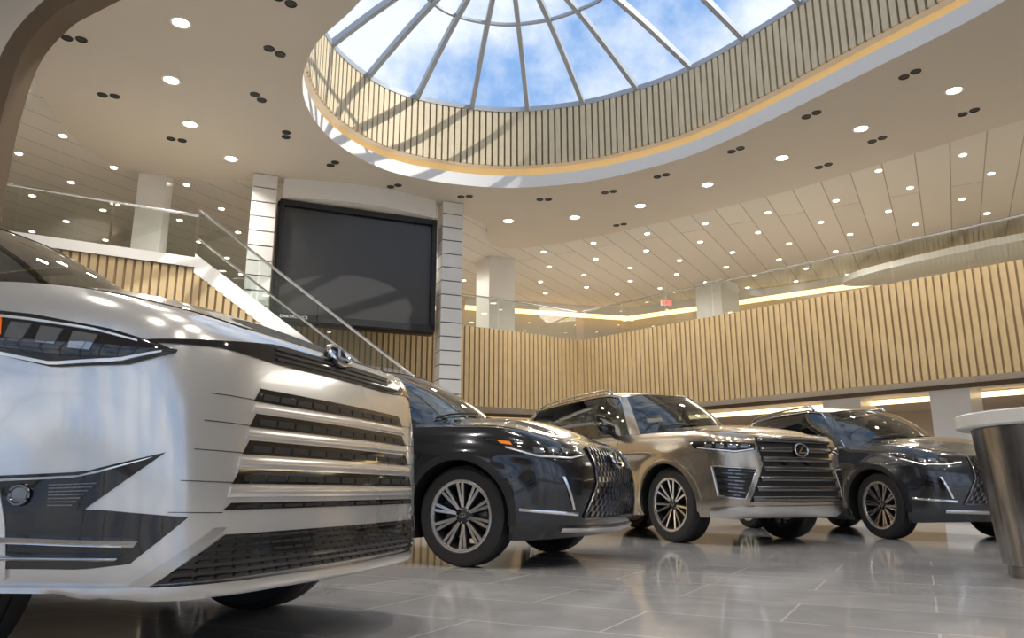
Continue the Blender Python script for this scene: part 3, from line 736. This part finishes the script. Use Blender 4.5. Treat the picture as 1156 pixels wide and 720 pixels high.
mz=[(19.9,4.1),(10.1,14.2),(2.07,22.5)]+bandB[1:]+[(-6.25,14.2),(-9,12.6),(-13,10.27),(-17.9,7.4),(-17.9,33.9),(21.9,33.9),(21.9,4.1)]
poly('floor_mezzanine',[mz],ZT-.1,M['wallw']);poly('ceiling_soffit',[mz],ZB,M['ceil'])
# floor
fm=MB();fm.add([(-18,YS,0),(22,YS,0),(22,34,0),(-18,34,0)],[(0,1,2,3)]);tag(fm.obj('floor',[M['floor']],smooth=False),kind='structure')
fm=MB();fm.add([(-90,-120,-.06),(90,-120,-.06),(90,YS,-.06),(-90,YS,-.06)],[(0,1,2,3)]);tag(fm.obj('floor_exterior',[pbr('asphalt',(.22,.22,.22),.8)],smooth=False),kind='structure')
def wall(name,pts,z0,z1,mat,th=.15):
    m=MB()
    for a,b in zip(pts,pts[1:]):
        a=Vector(a);b=Vector(b);c=(a+b)/2;d=b-a;m.box((c.x,c.y,(z0+z1)/2),(d.length+th,th,z1-z0),0,math.atan2(d.y,d.x))
    return tag(m.obj(name,[mat],smooth=False),kind='structure')
wall('wall_left',[(-18,YS),(-18,34)],0,8.3,M['wallw']);wall('wall_right',[(22,YS),(22,34)],0,8.3,M['wallw']);wall('wall_back',[(-18,34),(22,34)],0,8.3,M['wallw'])
far=[(-17.9,31),(-2,29.5),(5,31.5),(12.7,26),(21.9,18)]
wall('wall_back_upper',far,ZT-.1,HU,M['wallw'])
wall('wall_back_lower',[(-17.9,25),(5,29),(13,21),(21.9,12.5)],0,ZB,M['wallw'])
def strip(name,pts,z0,z1,off,mat):
    m=MB()
    for a,b in zip(pts,pts[1:]):
        a=Vector(a);b=Vector(b);t=(b-a).normalized();nr=Vector((t.y,-t.x))*off
        m.add([(*(a+nr),z0),(*(b+nr),z0),(*(b+nr),z1),(*(a+nr),z1)],[(0,1,2,3)],0)
    return tag(m.obj(name,[mat],smooth=False),kind='structure')
strip('trim_4',far,HU-.50,HU-.32,.5,M['cove']);strip('trim_5',far,HU-.32,HU,.5,M['lip'])
strip('trim_6',[(19.9,5.6),(10.8,14.9),(2.4,23.6),(-7,20)],ZB-.10,ZB,0,M['brown']);strip('trim_7',[(19.9,7.4),(11.9,16.1),(3,25),(-7,21.6)],ZB-.16,ZB-.04,0,M['cove2'])
# south window wall
mb=MB();x=-18
while x<=22.01:
    mb.box((x,YS,HC/2),(.12,.18,HC),0);x+=2.5
for z in(.05,2.8,5.4,HC-.08): mb.box((2,YS,z),(40,.14,.1),0)
tag(mb.obj('window_2',[M['mull']],smooth=False),kind='structure')
# near portal at upper left
arc=spline([(-5.95,3.0),(-5.95,4.25),(-5.9,5.03),(-5.78,5.67),(-5.5,6.12),(-5.2,6.35),(-4.3,6.9),(-3.2,7.6),(-2.6,7.9)],5,False)
m=MB();Y0=8.0
def aoff(i,d):
    a=arc[max(0,i-1)];b=arc[min(len(arc)-1,i+1)];dx,dz=b[0]-a[0],b[1]-a[1];l=math.hypot(dx,dz);return (arc[i][0]-dz/l*d,arc[i][1]+dx/l*d)
for i in range(len(arc)-1):
    q=[[(p[0],Y0,p[1]) for p in (aoff(k,0),aoff(k,.24),aoff(k,2.6))] for k in(i,i+1)]
    m.add([q[0][0],q[1][0],q[1][1],q[0][1]],[(0,1,2,3)],0)
    m.add([q[0][1],q[1][1],q[1][2],q[0][2]],[(0,1,2,3)],1)
    a,b=arc[i],arc[i+1];m.add([(a[0],Y0,a[1]),(b[0],Y0,b[1]),(b[0],Y0+.3,b[1]),(a[0],Y0+.3,a[1])],[(0,1,2,3)],0)
tag(m.obj('trim_8',[M['brown'],M['ceil']]),kind='structure')
# drop ring slab upper right
E=[(15.3+math.cos(a)*5.6*.74+math.sin(a)*1.5*.67,20.7-math.cos(a)*5.6*.67+math.sin(a)*1.5*.74) for a in np.linspace(0,2*math.pi,49)[:-1]]
m=MB();loopstrip(m,E,7.3,7.5);m.add([(*p,7.3) for p in E],[tuple(range(48))]);m.add([(*p,7.5) for p in E],[tuple(range(48))]);tag(m.obj('ceiling_island',[M['lip']],ang=40),kind='structure')
# columns
def column(x,y,w,d,z0,z1,rot,label,mat='white',grooves=False):
    m=MB()
    if grooves:
        z=z0;h=.36
        while z<z1-.01:
            zz=min(z+h,z1);m.box((x,y,(z+zz)/2),(w,d,zz-z-.03),0,rot);z=zz
        m.box((x,y,(z0+z1)/2),(w-.06,d-.06,z1-z0),1,rot)
    else:
        m.box((x,y,(z0+z1)/2),(w,d,z1-z0),0,rot);m.box((x,y,z0+.06),(w+.03,d+.03,.12),1,rot)
    return tag(m.obj('column',[M[mat],M['dark']],smooth=False),label,'column')
column(-8.6,17.0,.62,.62,ZT-.1,HU,.2,'square white column on the upper gallery')
column(-.55,24.2,.95,.95,ZT-.1,HU,.5,'wide square white column on the upper gallery')
column(7.6,27.0,1.1,1.1,ZT-.1,HU,.7,'wide square white column on the upper gallery')
column(8.6,19.2,.95,.95,0,ZB,.75,'square white column under the gallery')
column(9.8,16.6,.8,.8,0,ZB,.75,'square white column under the gallery')
column(-5.95,16.95,.55,.5,0,HC,.38,'white column clad in stacked glossy panels beside the screen','white',True)
column(-1.62,18.72,.55,.5,0,HC,.38,'white column clad in stacked glossy panels beside the screen','white',True)
# screen
sa=Vector((-5.6,17.0));sb=Vector((-1.93,18.5));dv=sb-sa;ang=math.atan2(dv.y,dv.x);cx,cy=(sa+sb)/2;Ls=dv.length
scr=empty('video_screen',(cx,cy,4.55),ang,'large dark wall screen in a black frame between two columns','screen')
m=MB();m.box((0,.10,1.35),(Ls,.12,2.65),0);m.obj('display_panel',[M['screen']],scr)
m=MB();m.box((-Ls/2+.09,.04,1.38),(.12,.22,2.9),0);m.box((Ls/2-.09,.04,1.38),(.12,.22,2.9),0);m.box((0,.04,2.76),(Ls-.06,.22,.14),0);m.box((0,.04,-.04),(Ls-.06,.22,.16),0);m.box((0,.32,1.36),(Ls,.3,3.0),0)
m.obj('screen_frame',[M['black']],scr,smooth=False)
def text(s,size,mat,parent,loc,rot,name):
    c=bpy.data.curves.new(name,'FONT');c.body=s;c.size=size;c.extrude=.004;o=bpy.data.objects.new(name,c);COL.objects.link(o)
    dg=bpy.context.evaluated_depsgraph_get();me=bpy.data.meshes.new_from_object(o.evaluated_get(dg));bpy.data.objects.remove(o)
    me.materials.clear();me.materials.append(mat);o=bpy.data.objects.new(name,me);COL.objects.link(o);o.parent=parent;o.location=loc;o.rotation_euler=rot;return o
text('DAKTRONICS',.10,M['textw'],scr,(-Ls/2+.2,-.085,-.07),(math.pi/2,0,0),'lettering')
hd=[tuple(sa+dv*f+Vector((dv.y,-dv.x)).normalized()*(.05+.35*math.sin(math.pi*f))) for f in np.linspace(0.02,.98,15)]
m=MB();loopstrip(m,hd,7.42,HC,0,None,False);m.add([(*p,7.42) for p in hd]+[(*sb,7.42),(*sa,7.42)],[tuple(range(len(hd)+2))]);tag(m.obj('trim_9',[M['white']]),kind='structure')
# railings
def railing(pts,label,h=.92,z=ZT,zf=None):
    e=empty('glass_railing',(0,0,0),0,label,'railing')
    P=resample(pts,1.5)
    zf=zf or (lambda x,y:z)
    for a,b in zip(P,P[1:]):
        a=Vector(a);b=Vector(b);t=(b-a).normalized();a2=a+t*.02;b2=b-t*.02;nr=Vector((t.y,-t.x))*.006
        m=MB();q=[a2-nr,b2-nr,b2+nr,a2+nr]
        m.add([(*p,zf(*p)+.02) for p in q]+[(*p,zf(*p)+h) for p in q],[(0,1,5,4),(1,2,6,5),(2,3,7,6),(3,0,4,7),(0,1,2,3),(4,5,6,7)],0)
        m.obj('glass_panel',[M['rail']],e,smooth=False)
    m=MB();m.tube([(*p,zf(*p)+h+.02) for p in P],.025,0,8);m.obj('handrail',[M['satin']],e)
    return e
def sh(pts,d):
    out=[]
    for i,p in enumerate(pts):
        a=Vector(pts[max(0,i-1)]);b=Vector(pts[min(len(pts)-1,i+1)]);t=(b-a).normalized();out.append((p[0]-t.y*d,p[1]+t.x*d))
    return out
railing(sh(bandR,-.15),'frameless glass balustrade with steel rail along the gallery edge')
railing(sh(bandB,-.15),'frameless glass balustrade with steel rail behind the screen')
railing(sh(bandL,.12),'frameless glass balustrade with steel rail near the staircase')
# stairs
T0=Vector((-6.25,14.2,ZT));d2=Vector((.92,.39)).normalized();sl_=math.tan(math.radians(34.5));SW=1.9
run=ZT/sl_
st=empty('staircase',(T0.x,T0.y,0),math.atan2(d2.y,d2.x),'white staircase with glass balustrades and slatted oak side','staircase')
for nm,yy in(('stringer',0),('stringer',SW)):
    m=MB();q=[(0,ZT+.10),(run,.10),(run,-.0),(run-.5,0),(0,ZT-.28)]
    vs=[(x,yy+o,z) for o in(-.05,.05) for x,z in q]
    m.add(vs,[tuple(range(5)),tuple(range(5,10))]+[(i,(i+1)%5,5+(i+1)%5,5+i) for i in range(5)],0);m.obj(nm,[M['lip']],st,smooth=False)
ns=28
for i in range(ns):
    m=MB();z=ZT-(i+1)*ZT/(ns+1);x=run*(i+.5)/(ns+1);m.box((x+.08,SW/2,z-.05),(run/(ns+1)+.04,SW-.1,.12),0)
    m.obj('tread',[M['wallw']],st,smooth=False)
m=MB()
zfun=lambda x,y: max(0.0,ZT-.28-(x)*(ZT-.28)/(run-.5))
slats(m,[(0,-.02),(run-.6,-.02)],0,zfun,.15,.105,.035,1);m.obj('slatted_side',[M['wood'],M['woodb']],st,smooth=False)
for yy in(.0,SW):
    zf=lambda x,y:ZT+.1-x*sl_
    P=resample([(0,yy),(run,yy)],1.3)
    for a,b in zip(P,P[1:]):
        m=MB();q=[(a[0]+.02,yy-.006),(b[0]-.02,yy-.006),(b[0]-.02,yy+.006),(a[0]+.02,yy+.006)]
        m.add([(*p,zf(*p)) for p in q]+[(*p,zf(*p)+.9) for p in q],[(0,1,5,4),(1,2,6,5),(2,3,7,6),(3,0,4,7),(0,1,2,3),(4,5,6,7)],0);m.obj('glass_panel',[M['rail']],st,smooth=False)
    m=MB();m.tube([(0,yy,ZT+1.02),(run,yy,1.02),(run+.3,yy,1.0)],.028,0,8);m.obj('handrail',[M['satin']],st)
# desk
dk=empty('reception_desk',(3.82,5.05,0),0,'round brushed metal reception counter with pale stone top','desk')
m=MB();m.lathe([(0,0),(.55,0),(.55,.07),(.58,.08),(.66,.96),(0,.96)],'Z',96);m.obj('counter_body',[M['desk']],dk,ang=30)
m=MB();m.lathe([(0,.965),(.735,.965),(.75,.975),(.75,1.05),(.74,1.06),(0,1.06)],'Z',96);m.obj('counter_top',[M['stone']],dk,ang=30)
# exit sign
ex=empty('exit_sign',(5.6,26.5,7.2),.2,'small red hanging exit sign on the upper gallery','sign')
m=MB();m.box((0,0,0),(.42,.04,.22),0);m.tube([(0,0,.1),(0,0,HU-7.2)],.01,0,6);m.obj('sign_box',[M['white']],ex);text('EXIT',.17,M['exit'],ex,(-.17,-.03,-.06),(math.pi/2,0,0),'lettering')
# downlights
proto=MB();proto.lathe([(.17,0),(.165,-.014),(.13,-.016),(.125,-.005)],'Z',24,0);proto.lathe([(.125,-.005),(0,-.006)],'Z',24,1)
first=proto.obj('downlight',[M['lip'],M['lamp']],ang=50)
tag(first,'round recessed downlight, lit, warm white in the beige ceiling','downlight','large downlights around the skylight opening')
LP=[(-5.33,10.75),(-6.25,12.49),(-6.61,14.19),(-6.37,15.84),(-.1,19.87),(1.73,19.6),(3.39,18.73),(4.81,17.32),(6.11,15.8),(7.26,14.39),(8.32,12.86),(9.2,11.2)]
extra=[(-4.6,8.6),(-3.4,6.4),(-1.2,4.2),(1.5,2.2),(5,1.8),(8.5,2.5),(10.2,5),(-6,3),(-3,0),(2,-2),(7,-2)]
for i,(x,y) in enumerate(LP+extra):
    o=first if i==0 else first.copy()
    if i:COL.objects.link(o)
    o.location=(x,y,HC)
    L=bpy.data.lights.new('downlight_lamp','SPOT');L.energy=430;L.color=(1,.93,.83);L.spot_size=math.radians(140);L.spot_blend=.8;L.shadow_soft_size=.12
    lo=bpy.data.objects.new('downlight_lamp',L);lo.location=(x,y,HC-.05);COL.objects.link(lo)
pr=MB()
for dx in(-.11,.11):
    pr.lathe([(.095,0),(.09,-.012),(.08,-.012),(.078,-.002),(0,-.003)],'Z',20,0,(dx,0,0))
f2=pr.obj('spotlight_pair',[M['black']],ang=50);tag(f2,'pair of unlit black recessed spotlights','spotlight','black twin spotlights in the ceiling')
SPT=[(-4.07,11.57,.9),(-4.86,13.12,1.3),(-7.69,13.05,.2),(-4.78,14.67,1.9),(-4.13,16.13,2.3),(-2.91,17.42,2.7),(-1.2,18.1,3.0),(.83,18.3,3.1),(2.45,17.8,-.4),(3.58,16.8,-.6),(4.95,15.4,-.8),(6.0,13.8,-.9),(7.2,12.3,-1),(9.09,13.7,-.9),(7.84,14.9,-.9),(7.23,16.24,-.8),(3.06,20.2,-.5),(-3.5,10.2,.8),(-7.2,14.9,.4),(-7.3,11.2,.2)]
for i,(x,y,r) in enumerate(SPT):
    o=f2 if i==0 else f2.copy()
    if i:COL.objects.link(o)
    o.location=(x,y,HC);o.rotation_euler[2]=r
pr=MB();pr.lathe([(.075,0),(.07,-.01),(.055,-.012),(0,-.01)],'Z',16,0)
f3=pr.obj('downlight',[M['lamps']],ang=50);tag(f3,'small round lit downlight in the white plank ceiling','downlight','small downlights in the plank ceiling')
def inpoly(x,y,P):
    c=False;n=len(P)
    for i in range(n):
        x1,y1=P[i];x2,y2=P[(i+1)%n]
        if (y1>y)!=(y2>y) and x<(x2-x1)*(y-y1)/(y2-y1)+x1:c=not c
    return c
cnt=0;a=math.radians(-30)
ca,sa_=math.cos(a),math.sin(a)
for i in range(-18,20):
    for j in range(0,22):
        u=i*1.75+(.6 if j%2 else 0);v=8+j*1.55
        x=u*ca-v*sa_-9;y=u*sa_+v*ca
        if not(-17.5<x<21.5 and 7<y<31):continue
        if inpoly(x,y,main) or inpoly(x,y,offs(E,.15)):continue
        if min(math.hypot(x-p[0],y-p[1]) for p in main)<.3:continue
        if x>12.7-.1 and y>26-(x-12.7)*.87-.6:continue
        if y>29.0:continue
        o=f3 if cnt==0 else f3.copy()
        if cnt:COL.objects.link(o)
        o.location=(x,y,HU);cnt+=1
print('small lights',cnt)
# ------------------------------------------------------------------ added fill lights, sun
def area(loc,rot,sx,sy,e,c):  # unseen soft fill light, added to brighten the gallery levels
    L=bpy.data.lights.new('gallery_fill','AREA');L.shape='RECTANGLE';L.size=sx;L.size_y=sy;L.energy=e;L.color=c
    o=bpy.data.objects.new('gallery_fill',L);o.location=loc;o.rotation_euler=rot;COL.objects.link(o);return o
for loc in((9,21,HU-.3),(3,26,HU-.3),(15,15,HU-.3),(-4,24,HU-.3)): area(loc,(0,0,0),4,4,210,(1,.93,.83))
area((-12,15,HU-.3),(0,0,0),4,4,90,(1,.92,.80))
for loc in((9,20,ZB-.3),(14,14,ZB-.3),(3,25,ZB-.3),(-11,14,ZB-.3)): area(loc,(0,0,0),3,3,80,(1,.80,.56))  # added warm fill below the soffit, not a fitting
S=bpy.data.lights.new('sun','SUN');S.energy=5;S.angle=math.radians(.6);S.color=(1,.95,.86)
so=bpy.data.objects.new('sun',S);so.rotation_euler=Vector((-.68,.20,-.74)).to_track_quat('-Z','Y').to_euler();COL.objects.link(so)
# world
w=bpy.data.worlds.new('sky');sc.world=w;w.use_nodes=True;nt=w.node_tree;bg=nt.nodes['Background']
tc=nt.nodes.new('ShaderNodeTexCoord');nz=nt.nodes.new('ShaderNodeTexNoise');nz.inputs['Scale'].default_value=4.2;nz.inputs['Detail'].default_value=9;nz.inputs['Roughness'].default_value=.6
cr=nt.nodes.new('ShaderNodeValToRGB');cr.color_ramp.elements[0].position=.40;cr.color_ramp.elements[0].color=(.26,.45,.78,1);cr.color_ramp.elements[1].position=.58;cr.color_ramp.elements[1].color=(.90,.94,1,1)
nt.links.new(tc.outputs['Generated'],nz.inputs['Vector']);nt.links.new(nz.outputs['Fac'],cr.inputs[0]);nt.links.new(cr.outputs[0],bg.inputs['Color']);bg.inputs['Strength'].default_value=1.15
# camera
cam=bpy.data.cameras.new('camera');co=bpy.data.objects.new('camera',cam);COL.objects.link(co);co.location=(0,0,.55);co.rotation_euler=(math.radians(90+12.86),0,0)
cam.sensor_width=36;cam.lens=850/1156*36;cam.clip_end=500;sc.camera=co
sc.view_settings.view_transform='Standard'
sc.view_settings.exposure=0.0
